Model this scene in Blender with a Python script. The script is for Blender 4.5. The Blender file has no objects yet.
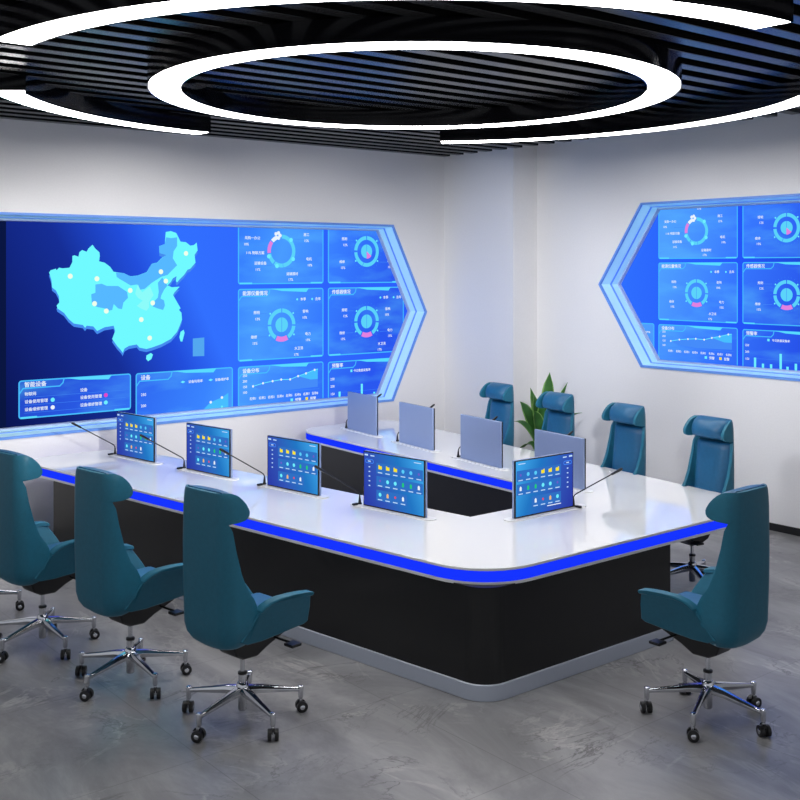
import bpy, bmesh, math, random
from mathutils import Vector, Matrix
random.seed(7)
C = bpy.context.scene.collection
PI = math.pi
rad = math.radians

# ------------------------------------------------------------------ materials
def srgb(r, g, b):
    f = lambda v: (v/255/12.92) if v/255 <= 0.04045 else ((v/255+0.055)/1.055)**2.4
    return (f(r), f(g), f(b), 1.0)

def mat(name, col, rough=0.5, metal=0.0, spec=0.5, noise=0.0, nscale=20.0, coat=0.0, bump=0.0):
    m = bpy.data.materials.new(name); m.use_nodes = True
    nt = m.node_tree; b = nt.nodes['Principled BSDF']
    b.inputs['Base Color'].default_value = col
    b.inputs['Roughness'].default_value = rough
    b.inputs['Metallic'].default_value = metal
    b.inputs['Specular IOR Level'].default_value = spec
    b.inputs['Coat Weight'].default_value = coat
    if noise or bump:
        tc = nt.nodes.new('ShaderNodeTexCoord')
        n = nt.nodes.new('ShaderNodeTexNoise'); n.inputs['Scale'].default_value = nscale
        n.inputs['Detail'].default_value = 5
        nt.links.new(tc.outputs['Object'], n.inputs['Vector'])
        if noise:
            r = nt.nodes.new('ShaderNodeValToRGB')
            r.color_ramp.elements[0].position = 0.3; r.color_ramp.elements[1].position = 0.7
            r.color_ramp.elements[0].color = tuple(c*(1-noise) for c in col[:3])+(1,)
            r.color_ramp.elements[1].color = tuple(min(1, c*(1+noise)) for c in col[:3])+(1,)
            nt.links.new(n.outputs['Fac'], r.inputs['Fac'])
            nt.links.new(r.outputs['Color'], b.inputs['Base Color'])
        if bump:
            bp = nt.nodes.new('ShaderNodeBump'); bp.inputs['Strength'].default_value = bump
            bp.inputs['Distance'].default_value = 0.004
            nt.links.new(n.outputs['Fac'], bp.inputs['Height'])
            nt.links.new(bp.outputs['Normal'], b.inputs['Normal'])
    return m

def emit(name, col, s=1.0):
    m = bpy.data.materials.new(name); m.use_nodes = True
    nt = m.node_tree; nt.nodes.clear()
    o = nt.nodes.new('ShaderNodeOutputMaterial'); e = nt.nodes.new('ShaderNodeEmission')
    e.inputs['Color'].default_value = col; e.inputs['Strength'].default_value = s
    nt.links.new(e.outputs[0], o.inputs[0])
    return m

def emit_ramp(name, stops, axis, lo, hi, s=1.0, cloud=0.0, ccol=(0.1, 0.5, 1, 1), tilt=0.0):
    """a screen's own picture: colours along one axis of the screen, with wisps of light"""
    m = bpy.data.materials.new(name); m.use_nodes = True
    nt = m.node_tree; nt.nodes.clear(); N = nt.nodes.new; L = nt.links.new
    o = N('ShaderNodeOutputMaterial'); e = N('ShaderNodeEmission'); e.inputs['Strength'].default_value = s
    tc = N('ShaderNodeTexCoord'); sp = N('ShaderNodeSeparateXYZ'); L(tc.outputs['Object'], sp.inputs[0])
    mr = N('ShaderNodeMapRange'); mr.inputs[1].default_value = lo; mr.inputs[2].default_value = hi
    if tilt:
        ad = N('ShaderNodeMath'); ad.operation = 'MULTIPLY_ADD'; ad.inputs[1].default_value = tilt
        L(sp.outputs['Y' if axis == 'X' else 'X'], ad.inputs[0]); L(sp.outputs[axis], ad.inputs[2])
        L(ad.outputs[0], mr.inputs[0])
    else:
        L(sp.outputs[axis], mr.inputs[0])
    r = N('ShaderNodeValToRGB'); L(mr.outputs[0], r.inputs[0])
    el = r.color_ramp.elements
    el[0].position, el[0].color = stops[0]; el[1].position, el[1].color = stops[-1]
    for p, c in stops[1:-1]:
        x = el.new(p); x.color = c
    out = r.outputs[0]
    if cloud:
        mp = N('ShaderNodeMapping'); mp.inputs['Rotation'].default_value = (0, 0, rad(-48)); mp.inputs['Scale'].default_value = (0.7, 2.4, 1)
        L(tc.outputs['Object'], mp.inputs[0])
        n = N('ShaderNodeTexNoise'); n.inputs['Scale'].default_value = 1.6; n.inputs['Detail'].default_value = 6
        L(mp.outputs[0], n.inputs['Vector'])
        r2 = N('ShaderNodeMapRange'); r2.inputs[1].default_value = 0.48; r2.inputs[2].default_value = 0.8
        r2.inputs[4].default_value = cloud; L(n.outputs['Fac'], r2.inputs[0])
        mx = N('ShaderNodeMix'); mx.data_type = 'RGBA'; L(r2.outputs[0], mx.inputs[0])
        L(out, mx.inputs[6]); mx.inputs[7].default_value = ccol; out = mx.outputs[2]
    L(out, e.inputs['Color']); L(e.outputs[0], o.inputs[0])
    return m

def floor_mat():
    m = bpy.data.materials.new('grey_marble_tile'); m.use_nodes = True
    nt = m.node_tree; b = nt.nodes['Principled BSDF']; N = nt.nodes.new; L = nt.links.new
    tc = N('ShaderNodeTexCoord')
    def noise(scale, detail, rough, dist, stretch=None, rot=0):
        mp = N('ShaderNodeMapping'); L(tc.outputs['Object'], mp.inputs[0])
        mp.inputs['Rotation'].default_value = (0, 0, rot)
        if stretch: mp.inputs['Scale'].default_value = stretch
        n = N('ShaderNodeTexNoise'); n.inputs['Scale'].default_value = scale; n.inputs['Detail'].default_value = detail
        n.inputs['Roughness'].default_value = rough; n.inputs['Distortion'].default_value = dist
        L(mp.outputs[0], n.inputs['Vector']); return n.outputs['Fac']
    r = N('ShaderNodeValToRGB'); L(noise(1.1, 12, 0.68, 0.9, (1.3, 0.55, 1), rad(-25)), r.inputs[0])
    e = r.color_ramp.elements
    e[0].position = 0.30; e[0].color = srgb(106, 106, 108); e[1].position = 0.72; e[1].color = srgb(170, 170, 171)
    x = e.new(0.5); x.color = srgb(136, 136, 138)
    # pale veins
    def vein(src, width, col, amt, prev):
        s = N('ShaderNodeMath'); s.operation = 'SUBTRACT'; s.inputs[1].default_value = 0.5; L(src, s.inputs[0])
        a = N('ShaderNodeMath'); a.operation = 'ABSOLUTE'; L(s.outputs[0], a.inputs[0])
        mr = N('ShaderNodeMapRange'); mr.inputs[1].default_value = 0; mr.inputs[2].default_value = width
        mr.inputs[3].default_value = amt; mr.inputs[4].default_value = 0; L(a.outputs[0], mr.inputs[0])
        g = N('ShaderNodeMath'); g.operation = 'MULTIPLY'; L(mr.outputs[0], g.inputs[0])
        gm = N('ShaderNodeMapRange'); gm.inputs[1].default_value = 0.45; gm.inputs[2].default_value = 0.65
        L(noise(1.7, 3, 0.5, 0), gm.inputs[0]); L(gm.outputs[0], g.inputs[1])
        mx = N('ShaderNodeMix'); mx.data_type = 'RGBA'; L(g.outputs[0], mx.inputs[0]); L(prev, mx.inputs[6])
        mx.inputs[7].default_value = col; return mx.outputs[2]
    c = vein(noise(0.9, 8, 0.6, 2.2, (1, 0.6, 1), rad(20)), 0.02, srgb(190, 188, 186), 0.6, r.outputs[0])
    c = vein(noise(1.3, 9, 0.62, 1.6, (0.6, 1.3, 1), rad(35)), 0.012, srgb(70, 68, 68), 0.75, c)
    # joints between the tiles
    br = N('ShaderNodeTexBrick'); br.offset = 0; br.inputs['Scale'].default_value = 1
    br.inputs['Brick Width'].default_value = 1.178; br.inputs['Row Height'].default_value = 1.178
    br.inputs['Mortar Size'].default_value = 0.003; br.inputs['Mortar Smooth'].default_value = 0.3
    br.inputs['Color1'].default_value = (1, 1, 1, 1); br.inputs['Color2'].default_value = (0.95, 0.95, 0.95, 1)
    br.inputs['Mortar'].default_value = (0.68, 0.68, 0.68, 1)
    mp = N('ShaderNodeMapping'); mp.inputs['Location'].default_value = (-0.31+1.178*3, -0.19+1.178*3, 0)
    L(tc.outputs['Object'], mp.inputs[0]); L(mp.outputs[0], br.inputs['Vector'])
    mx = N('ShaderNodeMix'); mx.data_type = 'RGBA'; mx.blend_type = 'MULTIPLY'; mx.inputs[0].default_value = 1
    L(c, mx.inputs[6]); L(br.outputs['Color'], mx.inputs[7]); L(mx.outputs[2], b.inputs['Base Color'])
    b.inputs['Roughness'].default_value = 0.3; b.inputs['Specular IOR Level'].default_value = 0.4
    return m

M = {
 'wall': mat('white_painted_plaster', srgb(238, 237, 238), 0.85, noise=0.015, nscale=60),
 'floor': floor_mat(),
 'black': mat('black_ceiling_paint', (0.004, 0.004, 0.005, 1), 0.8, spec=0.2),
 'slat': mat('black_satin_slat', (0.007, 0.007, 0.0072, 1), 0.26, spec=0.42),
 'gloss_black': mat('black_gloss_lacquer', (0.006, 0.006, 0.008, 1), 0.12, spec=0.6),
 'base_black': mat('black_skirting', (0.012, 0.012, 0.013, 1), 0.4),
 'ring': emit('white_led_diffuser', (1.0, 0.98, 0.97, 1), 15.5),
 'top': mat('white_gloss_worktop', srgb(248, 248, 249), 0.035, coat=0.5),
 'trim': mat('brushed_silver_trim', srgb(226, 226, 228), 0.35),
 'blue_led': emit('blue_led_strip', srgb(22, 52, 255), 1.0),
 'panel': mat('black_satin_panel', (0.0075, 0.0075, 0.0085, 1), 0.3, spec=0.4),
 'panel_in': mat('charcoal_inner_panel', (0.016, 0.016, 0.019, 1), 0.45, spec=0.4),
 'plinth': mat('silver_plinth', srgb(186, 193, 208), 0.4, metal=0.3),
 'leather': mat('teal_leather', srgb(38, 109, 134), 0.45, spec=0.35, noise=0.05, nscale=40, bump=0.05),
 'leather_in': mat('blue_teal_leather', srgb(32, 93, 134), 0.4, spec=0.4, noise=0.05, nscale=40, bump=0.05),
 'chrome': mat('polished_aluminium', srgb(214, 216, 222), 0.12, metal=1.0),
 'plastic': mat('black_plastic', (0.008, 0.008, 0.009, 1), 0.4),
 'mon_back': mat('blue_grey_anodised_aluminium', srgb(150, 168, 208), 0.4, metal=0.2),
 'bezel': mat('black_bezel', (0.005, 0.005, 0.006, 1), 0.25),
 'plate': mat('white_mount_plate', srgb(244, 245, 247), 0.2),
 'leaf': mat('green_leaf', srgb(52, 104, 40), 0.4, noise=0.35, nscale=9),
 'leaf_pale': mat('pale_leaf_margin', srgb(126, 170, 84), 0.4, noise=0.2, nscale=14),
 'pot': mat('white_ceramic', srgb(215, 215, 215), 0.3),
 'soil': mat('dark_soil', srgb(50, 38, 30), 0.9, noise=0.4, nscale=50),
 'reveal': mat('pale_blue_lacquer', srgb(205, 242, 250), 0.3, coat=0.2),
 'reveal_dark': mat('grey_blue_lacquer', srgb(176, 192, 222), 0.35),
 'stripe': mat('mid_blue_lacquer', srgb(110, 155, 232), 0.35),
 'edge': mat('blue_metal_edge', srgb(110, 160, 240), 0.3),
}
# the lacquered recess is softly back-lit
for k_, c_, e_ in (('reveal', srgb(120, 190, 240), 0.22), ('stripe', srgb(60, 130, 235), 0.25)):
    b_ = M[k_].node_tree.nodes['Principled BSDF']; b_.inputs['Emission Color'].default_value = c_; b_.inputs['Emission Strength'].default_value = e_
# colours shown on the lit displays
E_ = {
 'white': emit('display_white', srgb(235, 245, 255), 1.0), 'cyan': emit('display_cyan', srgb(112, 240, 255), 1.0),
 'line': emit('display_line', srgb(72, 190, 255), 1.0), 'ring': emit('display_ring', srgb(92, 212, 250), 1.0),
 'pink': emit('display_pink', srgb(228, 130, 225), 1.0), 'map': emit('map_cyan', srgb(112, 250, 255), 1.0),
 'mid': emit('map_mid_blue', srgb(86, 184, 255), 1.0), 'pale': emit('map_pale', srgb(140, 252, 250), 1.0),
 'under': emit('map_rim', srgb(70, 140, 240), 1.0), 'inset': emit('map_inset', srgb(84, 168, 240), 1.0),
 'dot': emit('map_marker', srgb(240, 255, 235), 1.0), 'magenta': emit('display_magenta', srgb(230, 70, 200), 1.0),
 'navy': emit('display_navy', srgb(14, 40, 140), 1.0), 'rim_hi': emit('display_highlight', srgb(90, 220, 255), 1.0),
 'yellow': emit('icon_yellow', srgb(246, 226, 50), 1.0), 'green': emit('icon_green', srgb(40, 200, 120), 1.0),
 'sky': emit('icon_sky', srgb(90, 205, 250), 1.0), 'red': emit('icon_red', srgb(230, 70, 90), 1.0),
 'violet': emit('icon_violet', srgb(110, 90, 200), 1.0), 'orange': emit('icon_orange', srgb(240, 190, 120), 1.0),
 'label': emit('icon_label', srgb(190, 220, 250), 1.0), 'cell': emit('icon_cell', srgb(48, 112, 196), 1.0),
 'dark': emit('display_dark', srgb(10, 22, 66), 1.0),
 'guide': emit('display_guide', srgb(70, 140, 250), 1.0),
}

# ------------------------------------------------------------------ helpers
def children(o): return [c for c in bpy.data.objects if c.parent == o]

def tag(o, label=None, cat=None, group=None, kind=None):
    if label: o['label'] = label
    if cat: o['category'] = cat
    if group: o['group'] = group
    if kind: o['kind'] = kind
    return o

def thing(name, label, cat, loc=(0, 0, 0), rotz=0.0, group=None, rot=None):
    o = bpy.data.objects.new(name, None); C.objects.link(o)
    o.location = loc; o.rotation_euler = rot if rot else (0, 0, rotz)
    o.empty_display_size = 0.1
    return tag(o, label, cat, group)

def obj(name, bm, mats, parent=None, smooth=False, loc=None, rot=None, bevel=0, seg=2, angle=35, solid=0, soff=-1, subsurf=0):
    me = bpy.data.meshes.new(name)
    bm.normal_update()
    bm.to_mesh(me); bm.free()
    for m in (mats if isinstance(mats, (list, tuple)) else [mats]): me.materials.append(m)
    o = bpy.data.objects.new(name, me); C.objects.link(o)
    if parent: o.parent = parent
    if loc: o.location = loc
    if rot: o.rotation_euler = rot
    if solid:
        s = o.modifiers.new('Solidify', 'SOLIDIFY'); s.thickness = solid; s.offset = soff; s.use_even_offset = False
    if bevel:
        b = o.modifiers.new('Bevel', 'BEVEL'); b.width = bevel; b.segments = seg; b.limit_method = 'ANGLE'; b.angle_limit = rad(angle)
        b.harden_normals = False
    if subsurf:
        s = o.modifiers.new('Subsurf', 'SUBSURF'); s.levels = subsurf; s.render_levels = subsurf
    if smooth or bevel:
        for p in me.polygons: p.use_smooth = True
        try: me.set_sharp_from_angle(angle=rad(50))
        except Exception: pass
    return o

def add_box(bm, x0, x1, y0, y1, z0, z1, mi=0):
    v = [bm.verts.new(p) for p in ((x0,y0,z0),(x1,y0,z0),(x1,y1,z0),(x0,y1,z0),(x0,y0,z1),(x1,y0,z1),(x1,y1,z1),(x0,y1,z1))]
    for f in ((3,2,1,0),(4,5,6,7),(0,1,5,4),(1,2,6,5),(2,3,7,6),(3,0,4,7)):
        bm.faces.new([v[i] for i in f]).material_index = mi
    return v

def add_prism(bm, pts, z0, z1, mi=0, side_mi=None):
    """extrude a polygon (counter-clockwise) in xy from z0 to z1"""
    a = [bm.verts.new((p[0], p[1], z0)) for p in pts]; b = [bm.verts.new((p[0], p[1], z1)) for p in pts]
    n = len(pts)
    for fc in (bm.faces.new(a[::-1]), bm.faces.new(b)): fc.material_index = mi
    for i in range(n):
        bm.faces.new((a[i], a[(i+1) % n], b[(i+1) % n], b[i])).material_index = mi if side_mi is None else side_mi

def add_tube(bm, pts, r, n=8, mi=0, cap=True):
    pts = [Vector(p) for p in pts]; rings = []
    rr = r if isinstance(r, (list, tuple)) else [r]*len(pts)
    for i, p in enumerate(pts):
        d = (pts[min(i+1, len(pts)-1)] - pts[max(i-1, 0)]).normalized()
        u = d.cross(Vector((0, 0, 1)))
        if u.length < 1e-3: u = d.cross(Vector((1, 0, 0)))
        u.normalize(); w = d.cross(u)
        rings.append([bm.verts.new(p + (u*math.cos(2*PI*k/n) + w*math.sin(2*PI*k/n))*rr[i]) for k in range(n)])
    for a, b in zip(rings, rings[1:]):
        for k in range(n):
            f = bm.faces.new((a[k], b[k], b[(k+1) % n], a[(k+1) % n])); f.material_index = mi
    if cap:
        bm.faces.new(rings[0]).material_index = mi; bm.faces.new(rings[-1][::-1]).material_index = mi

def add_lathe(bm, prof, n=24, cx=0, cy=0, mi=0):
    rings = [[bm.verts.new((cx+r*math.cos(2*PI*k/n), cy+r*math.sin(2*PI*k/n), z)) for k in range(n)] for r, z in prof]
    for a, b in zip(rings, rings[1:]):
        for k in range(n): bm.faces.new((a[k], a[(k+1) % n], b[(k+1) % n], b[k])).material_index = mi
    bm.faces.new(rings[0][::-1]).material_index = mi; bm.faces.new(rings[-1]).material_index = mi

def poly(bm, pts, z=0.0, mi=0):
    """flat polygon facing +z, any outline"""
    area = sum(pts[i][0]*pts[(i+1) % len(pts)][1] - pts[(i+1) % len(pts)][0]*pts[i][1] for i in range(len(pts)))
    if area < 0: pts = pts[::-1]
    f = bm.faces.new([bm.verts.new((p[0], p[1], z)) for p in pts]); f.material_index = mi
    return f

def rect(bm, x0, y0, x1, y1, z=0.0, mi=0): poly(bm, [(x0,y0),(x1,y0),(x1,y1),(x0,y1)], z, mi)

def disc(bm, cx, cy, r, z=0.0, mi=0, n=20, a0=0.0, a1=360.0):
    full = abs(a1-a0) >= 360
    pts = [(cx+r*math.cos(rad(a0+(a1-a0)*k/n)), cy+r*math.sin(rad(a0+(a1-a0)*k/n))) for k in range(n if full else n+1)]
    if not full: pts.append((cx, cy))
    poly(bm, pts, z, mi)

def arc(bm, cx, cy, r0, r1, a0, a1, z=0.0, mi=0, n=None):
    n = n or max(2, int(abs(a1-a0)/9))
    A = [rad(a0+(a1-a0)*k/n) for k in range(n+1)]
    i = [bm.verts.new((cx+r0*math.cos(t), cy+r0*math.sin(t), z)) for t in A]
    o = [bm.verts.new((cx+r1*math.cos(t), cy+r1*math.sin(t), z)) for t in A]
    for k in range(n):
        bm.faces.new((i[k], o[k], o[k+1], i[k+1])).material_index = mi

def rrect(x0, y0, x1, y1, r, n=4):
    P = []
    for cx, cy, a in ((x1-r,y0+r,-90),(x1-r,y1-r,0),(x0+r,y1-r,90),(x0+r,y0+r,180)):
        P += [(cx+r*math.cos(rad(a+90*k/n)), cy+r*math.sin(rad(a+90*k/n))) for k in range(n+1)]
    return P

def loop_band(bm, A, B, z, mi=0):
    a = [bm.verts.new((p[0], p[1], z)) for p in A]; b = [bm.verts.new((p[0], p[1], z)) for p in B]; n = len(a)
    for k in range(n): bm.faces.new((a[k], a[(k+1) % n], b[(k+1) % n], b[k])).material_index = mi

def fillet(pts, radii, n=8):
    """round the corners of a closed outline"""
    P = []
    N_ = len(pts)
    for i, (p, r) in enumerate(zip(pts, radii)):
        p = Vector(p); a = (Vector(pts[i-1])-p).normalized(); b = (Vector(pts[(i+1) % N_])-p).normalized()
        if r <= 0: P.append((p.x, p.y)); continue
        half = a.angle(b)/2; t = r/math.tan(half); c = p+(a+b).normalized()*(r/math.sin(half))
        s, e = p+a*t, p+b*t
        a0 = math.atan2(s.y-c.y, s.x-c.x); a1 = math.atan2(e.y-c.y, e.x-c.x)
        d = (a1-a0+PI) % (2*PI)-PI
        P += [(c.x+r*math.cos(a0+d*k/n), c.y+r*math.sin(a0+d*k/n)) for k in range(n+1)]
    return P

def offset_loop(pts, d):
    """move a closed counter-clockwise outline inwards by d"""
    out = []; n = len(pts)
    for i in range(n):
        p0, p, p1 = Vector(pts[i-1]), Vector(pts[i]), Vector(pts[(i+1) % n])
        e0 = (p-p0).normalized(); e1 = (p1-p).normalized()
        n0 = Vector((-e0.y, e0.x)); n1 = Vector((-e1.y, e1.x)); m = (n0+n1)
        if m.length < 1e-6: m = n0
        m.normalize(); k = d/max(0.3, m.dot(n0)); q = p+m*k; out.append((q.x, q.y))
    return out

def copy_tree(o, parent=None):
    c = o.copy(); C.objects.link(c)
    if parent: c.parent = parent
    for ch in children(o): copy_tree(ch, c)
    return c

def add_text(bm, s, x, y, size, z, mi=0, align='LEFT', bold=0.0):
    cu = bpy.data.curves.new('t', 'FONT'); cu.body = s; cu.size = size; cu.align_x = align
    cu.resolution_u = 2
    o = bpy.data.objects.new('t', cu); C.objects.link(o)
    bpy.context.view_layer.update()
    me = bpy.data.meshes.new_from_object(o.evaluated_get(bpy.context.evaluated_depsgraph_get()))
    for k, (dx, dy) in enumerate(((0, 0), (bold*size, 0), (bold*size, bold*size)) if bold else ((0, 0),)):   # heavier strokes
        n0 = len(bm.faces); bm.from_mesh(me)
        bm.verts.ensure_lookup_table(); bm.faces.ensure_lookup_table()
        vs = set()
        for f in bm.faces[n0:]:
            f.material_index = mi
            for v in f.verts: vs.add(v)
        for v in vs: v.co.x += x+dx; v.co.y += y+dy; v.co.z = z+0.0002*k
    bpy.data.objects.remove(o); bpy.data.meshes.remove(me); bpy.data.curves.remove(cu)
# ------------------------------------------------------------------ room shell
XR, YL, CEIL = 9.205, 10.014, 4.12
X0, Y0 = -2.5, -2.5
bm = bmesh.new(); add_box(bm, X0, XR+0.4, Y0, YL+0.4, -0.1, 0.0)
tag(obj('floor', bm, M['floor']), kind='structure')

def wall_with_opening(name, x0, x1, hexa, loc, rot, depth):
    bm = bmesh.new(); edges = []
    for loop in ([(x0,0),(x1,0),(x1,CEIL),(x0,CEIL)], hexa):
        vs = [bm.verts.new((p[0], p[1], 0)) for p in loop]
        edges += [bm.edges.new((vs[i], vs[(i+1) % len(vs)])) for i in range(len(vs))]
    bmesh.ops.triangle_fill(bm, edges=edges, use_beauty=True, normal=(0, 0, 1))
    for f in bm.faces:
        if f.normal.z < 0: f.normal_flip()
    r = bmesh.ops.extrude_face_region(bm, geom=list(bm.faces))
    for v in [g for g in r['geom'] if isinstance(g, bmesh.types.BMVert)]: v.co.z -= depth
    bmesh.ops.recalc_face_normals(bm, faces=bm.faces)
    return tag(obj(name, bm, M['wall'], loc=loc, rot=rot), kind='structure')

LROT = (PI/2, 0, 0); RROT = (PI/2, 0, -PI/2)
hexL = [(2.90,0.931),(7.994,0.931),(8.510,1.965),(7.994,2.998),(2.90,2.998),(2.384,1.965)]
# on the right wall the local x axis runs towards the viewer: x = YL - Y
hr = lambda Y, z: (YL-Y, z)
hexR = [hr(7.276,1.461), hr(3.60,1.461), hr(3.03,2.319), hr(3.60,3.177), hr(7.276,3.177), hr(7.847,2.319)]
RECESS = 0.285
wall_with_opening('wall_left', X0, XR+0.4, [(p[0]+(0.004 if p[0] > 5 else -0.004), p[1]+(0.004 if p[1] > 1.97 else -0.004 if p[1] < 1.96 else 0)) for p in hexL], (0, YL, 0), LROT, 0.28)
cR = sum(p[0] for p in hexR)/6
wall_with_opening('wall_right', 0, YL-Y0, [(p[0]+(0.004 if p[0] > cR else -0.004), p[1]+(0.004 if p[1] > 2.33 else -0.004 if p[1] < 2.31 else 0)) for p in hexR], (XR, YL, 0), RROT, 0.28)

bm = bmesh.new(); add_box(bm, 8.815, XR, 8.81, YL, 0, CEIL)
tag(obj('pillar', bm, M['wall']), kind='structure')
bm = bmesh.new(); add_box(bm, XR-0.014, XR, Y0, 8.81, 0, 0.072)
tag(obj('baseboard_right', bm, M['base_black'], bevel=0.003), kind='structure')
bm = bmesh.new(); add_box(bm, 8.801, 8.815, 8.80, YL-0.014, 0, 0.072); add_box(bm, 8.815, XR-0.014, 8.796, 8.81, 0, 0.072)
tag(obj('baseboard_pillar', bm, M['base_black'], bevel=0.003), kind='structure')

bm = bmesh.new(); add_box(bm, X0, XR+0.4, Y0, YL+0.4, CEIL, CEIL+0.1)
ceil = tag(obj('ceiling', bm, M['black']), kind='structure')
SLAT_Z = 3.875
first = None
k = 0; y = YL-0.07
while y > Y0+0.1:
    if first is None:
        bm = bmesh.new(); add_box(bm, X0, XR-0.06, -0.055, 0.055, SLAT_Z, SLAT_Z+0.10)
        first = obj('slat', bm, M['slat'], ceil, bevel=0.004, seg=1); s = first
    else:
        s = first.copy(); C.objects.link(s); s.parent = ceil
    # the slats next to the pillar stop short of it
    s.location = (0, y, 0)
    if y > 8.81-0.06:
        bm = bmesh.new(); add_box(bm, X0, 8.815-0.01, -0.055, 0.055, SLAT_Z, SLAT_Z+0.10)
        me = bpy.data.meshes.new('slat_short'); bm.to_mesh(me); bm.free(); me.materials.append(M['slat']); s.data = me
    y -= 0.248

# ------------------------------------------------------------------ ring lights hanging under the slats
RC = (4.94, 5.944); RZ = 3.735
def ring_light(name, label, r0, r1, a0, a1, group=None):
    t = thing(name, label, 'ceiling light', (RC[0], RC[1], RZ), group=group)
    full = a1-a0 >= 360; n = 128 if full else max(8, int((a1-a0)/2.5))
    A = [rad(a0+(a1-a0)*k/n) for k in range(n if full else n+1)]
    bm = bmesh.new()
    prof = [(r0+.008, .004), (r0, .0), (r0, SLAT_Z-RZ-.001), (r1, SLAT_Z-RZ-.001), (r1, .0), (r1-.008, .004), (r1-.008, .03), (r0+.008, .03)]
    R = [[bm.verts.new((r*math.cos(a), r*math.sin(a), z)) for r, z in prof] for a in A]
    m = len(prof)
    for i in range(n if full else n):
        a, b = R[i], R[(i+1) % len(R)]
        for j in range(m): bm.faces.new((a[j], b[j], b[(j+1) % m], a[(j+1) % m]))
    if not full:
        bm.faces.new(R[0]); bm.faces.new(R[-1][::-1])
    bmesh.ops.recalc_face_normals(bm, faces=bm.faces)
    h = obj('housing', bm, M['gloss_black'], t)
    for p in h.data.polygons: p.use_smooth = True
    h.data.set_sharp_from_angle(angle=rad(40))
    bm = bmesh.new()
    e = 0 if full else math.degrees(0.01/r1)
    prof = [(r0+.012, .002), (r1-.012, .002), (r1-.012, .02), (r0+.012, .02)]
    A2 = A if full else [rad(a0+e+(a1-a0-2*e)*k/n) for k in range(n+1)]
    R = [[bm.verts.new((r*math.cos(a), r*math.sin(a), z)) for r, z in prof] for a in A2]
    for i in range(n):
        a, b = R[i], R[(i+1) % len(R)]
        for j in range(4): bm.faces.new((a[j], b[j], b[(j+1) % 4], a[(j+1) % 4]))
    if not full:
        bm.faces.new(R[0]); bm.faces.new(R[-1][::-1])
    bmesh.ops.recalc_face_normals(bm, faces=bm.faces)
    obj('diffuser', bm, M['ring'], t)
    return t
ring_light('ring_light', 'closed white glowing ring light hanging in the middle of the black slatted ceiling', 1.635, 1.866, 0, 360)
G = 'curved lights around the ceiling ring'
ring_light('arc_light', 'long curved white light running along the top edge of the photo', 2.762, 2.988, 180, 270, G)
ring_light('arc_light', 'short curved white light at far left above the map display', 2.762, 2.988, 92.3, 142.5, G)
ring_light('arc_light', 'curved white light at right above the pillar and right wall', 2.762, 2.988, -48, 45, G)

# ------------------------------------------------------------------ the two recessed video walls
MAP=[(3.936,2.456),(3.951,2.478),(4.004,2.493),(4.011,2.478),(4.034,2.503),(4.071,2.497),(4.14,2.503),(4.17,2.56),(4.17,2.619),(4.193,2.626),(4.232,2.612),(4.242,2.657),(4.27,2.679),(4.317,2.662),(4.335,2.695),(4.379,2.733),(4.403,2.699),(4.45,2.658),(4.455,2.621),(4.445,2.568),(4.506,2.553),(4.561,2.515),(4.602,2.462),(4.65,2.455),(4.715,2.447),(4.625,2.442),(4.672,2.447),(4.729,2.438),(4.786,2.415),(4.864,2.423),(4.961,2.456),(5.02,2.543),(5.079,2.556),(5.139,2.611),(5.189,2.635),(5.109,2.656),(5.103,2.729),(5.169,2.752),(5.179,2.877),(5.239,2.888),(5.3,2.87),(5.351,2.779),(5.413,2.774),(5.464,2.738),(5.506,2.744),(5.541,2.772),(5.552,2.688),(5.516,2.641),(5.527,2.557),(5.464,2.492),(5.433,2.482),(5.392,2.427),(5.341,2.381),(5.31,2.348),(5.296,2.362),(5.304,2.414),(5.26,2.39),(5.239,2.354),(5.199,2.317),(5.249,2.298),(5.341,2.303),(5.28,2.243),(5.264,2.215),(5.31,2.141),(5.351,2.075),(5.331,2.057),(5.361,2.028),(5.368,1.954),(5.341,1.89),(5.31,1.826),(5.239,1.755),(5.129,1.705),(5.02,1.674),(4.961,1.662),(4.883,1.68),(4.854,1.714),(4.767,1.703),(4.72,1.679),(4.7,1.635),(4.681,1.663),(4.64,1.707),(4.586,1.781),(4.618,1.861),(4.602,1.915),(4.506,1.903),(4.426,1.868),(4.387,1.915),(4.317,1.925),(4.301,1.903),(4.278,1.933),(4.185,1.951),(4.132,1.997),(4.086,2.058),(4.019,2.104),(4.011,2.133),(4.038,2.162),(4.034,2.221),(4.004,2.28),(3.966,2.31),(3.959,2.383)]
MID=[[(4.408,2.335),(4.474,2.342),(4.529,2.319),(4.65,2.317),(4.748,2.255),(4.756,2.194),(4.707,2.148),(4.691,2.08),(4.65,2.089),(4.602,2.135),(4.586,2.075),(4.545,2.068),(4.506,2.092),(4.426,2.109),(4.371,2.14),(4.364,2.238),(4.408,2.252)],[(4.626,2.455),(4.715,2.447),(4.625,2.439),(4.672,2.444),(4.729,2.437),(4.786,2.413),(4.864,2.422),(4.961,2.454),(5.02,2.541),(5.079,2.554),(5.139,2.609),(5.189,2.635),(5.109,2.656),(5.103,2.729),(5.169,2.752),(5.183,2.822),(5.239,2.814),(5.31,2.824),(5.31,2.732),(5.27,2.676),(5.26,2.602),(5.31,2.529),(5.239,2.464),(5.199,2.427),(5.129,2.409),(5.02,2.346),(4.941,2.284),(4.883,2.275),(4.854,2.33),(4.786,2.321),(4.672,2.385),(4.682,2.378),(4.634,2.409)],[(5.139,2.4),(5.199,2.317),(5.159,2.272),(5.129,2.217),(5.119,2.181),(5.159,2.162),(5.169,2.107),(5.149,2.061),(5.079,2.081),(5.03,2.101),(5.049,2.155),(5.089,2.191),(5.099,2.254),(5.089,2.346)]]
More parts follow.
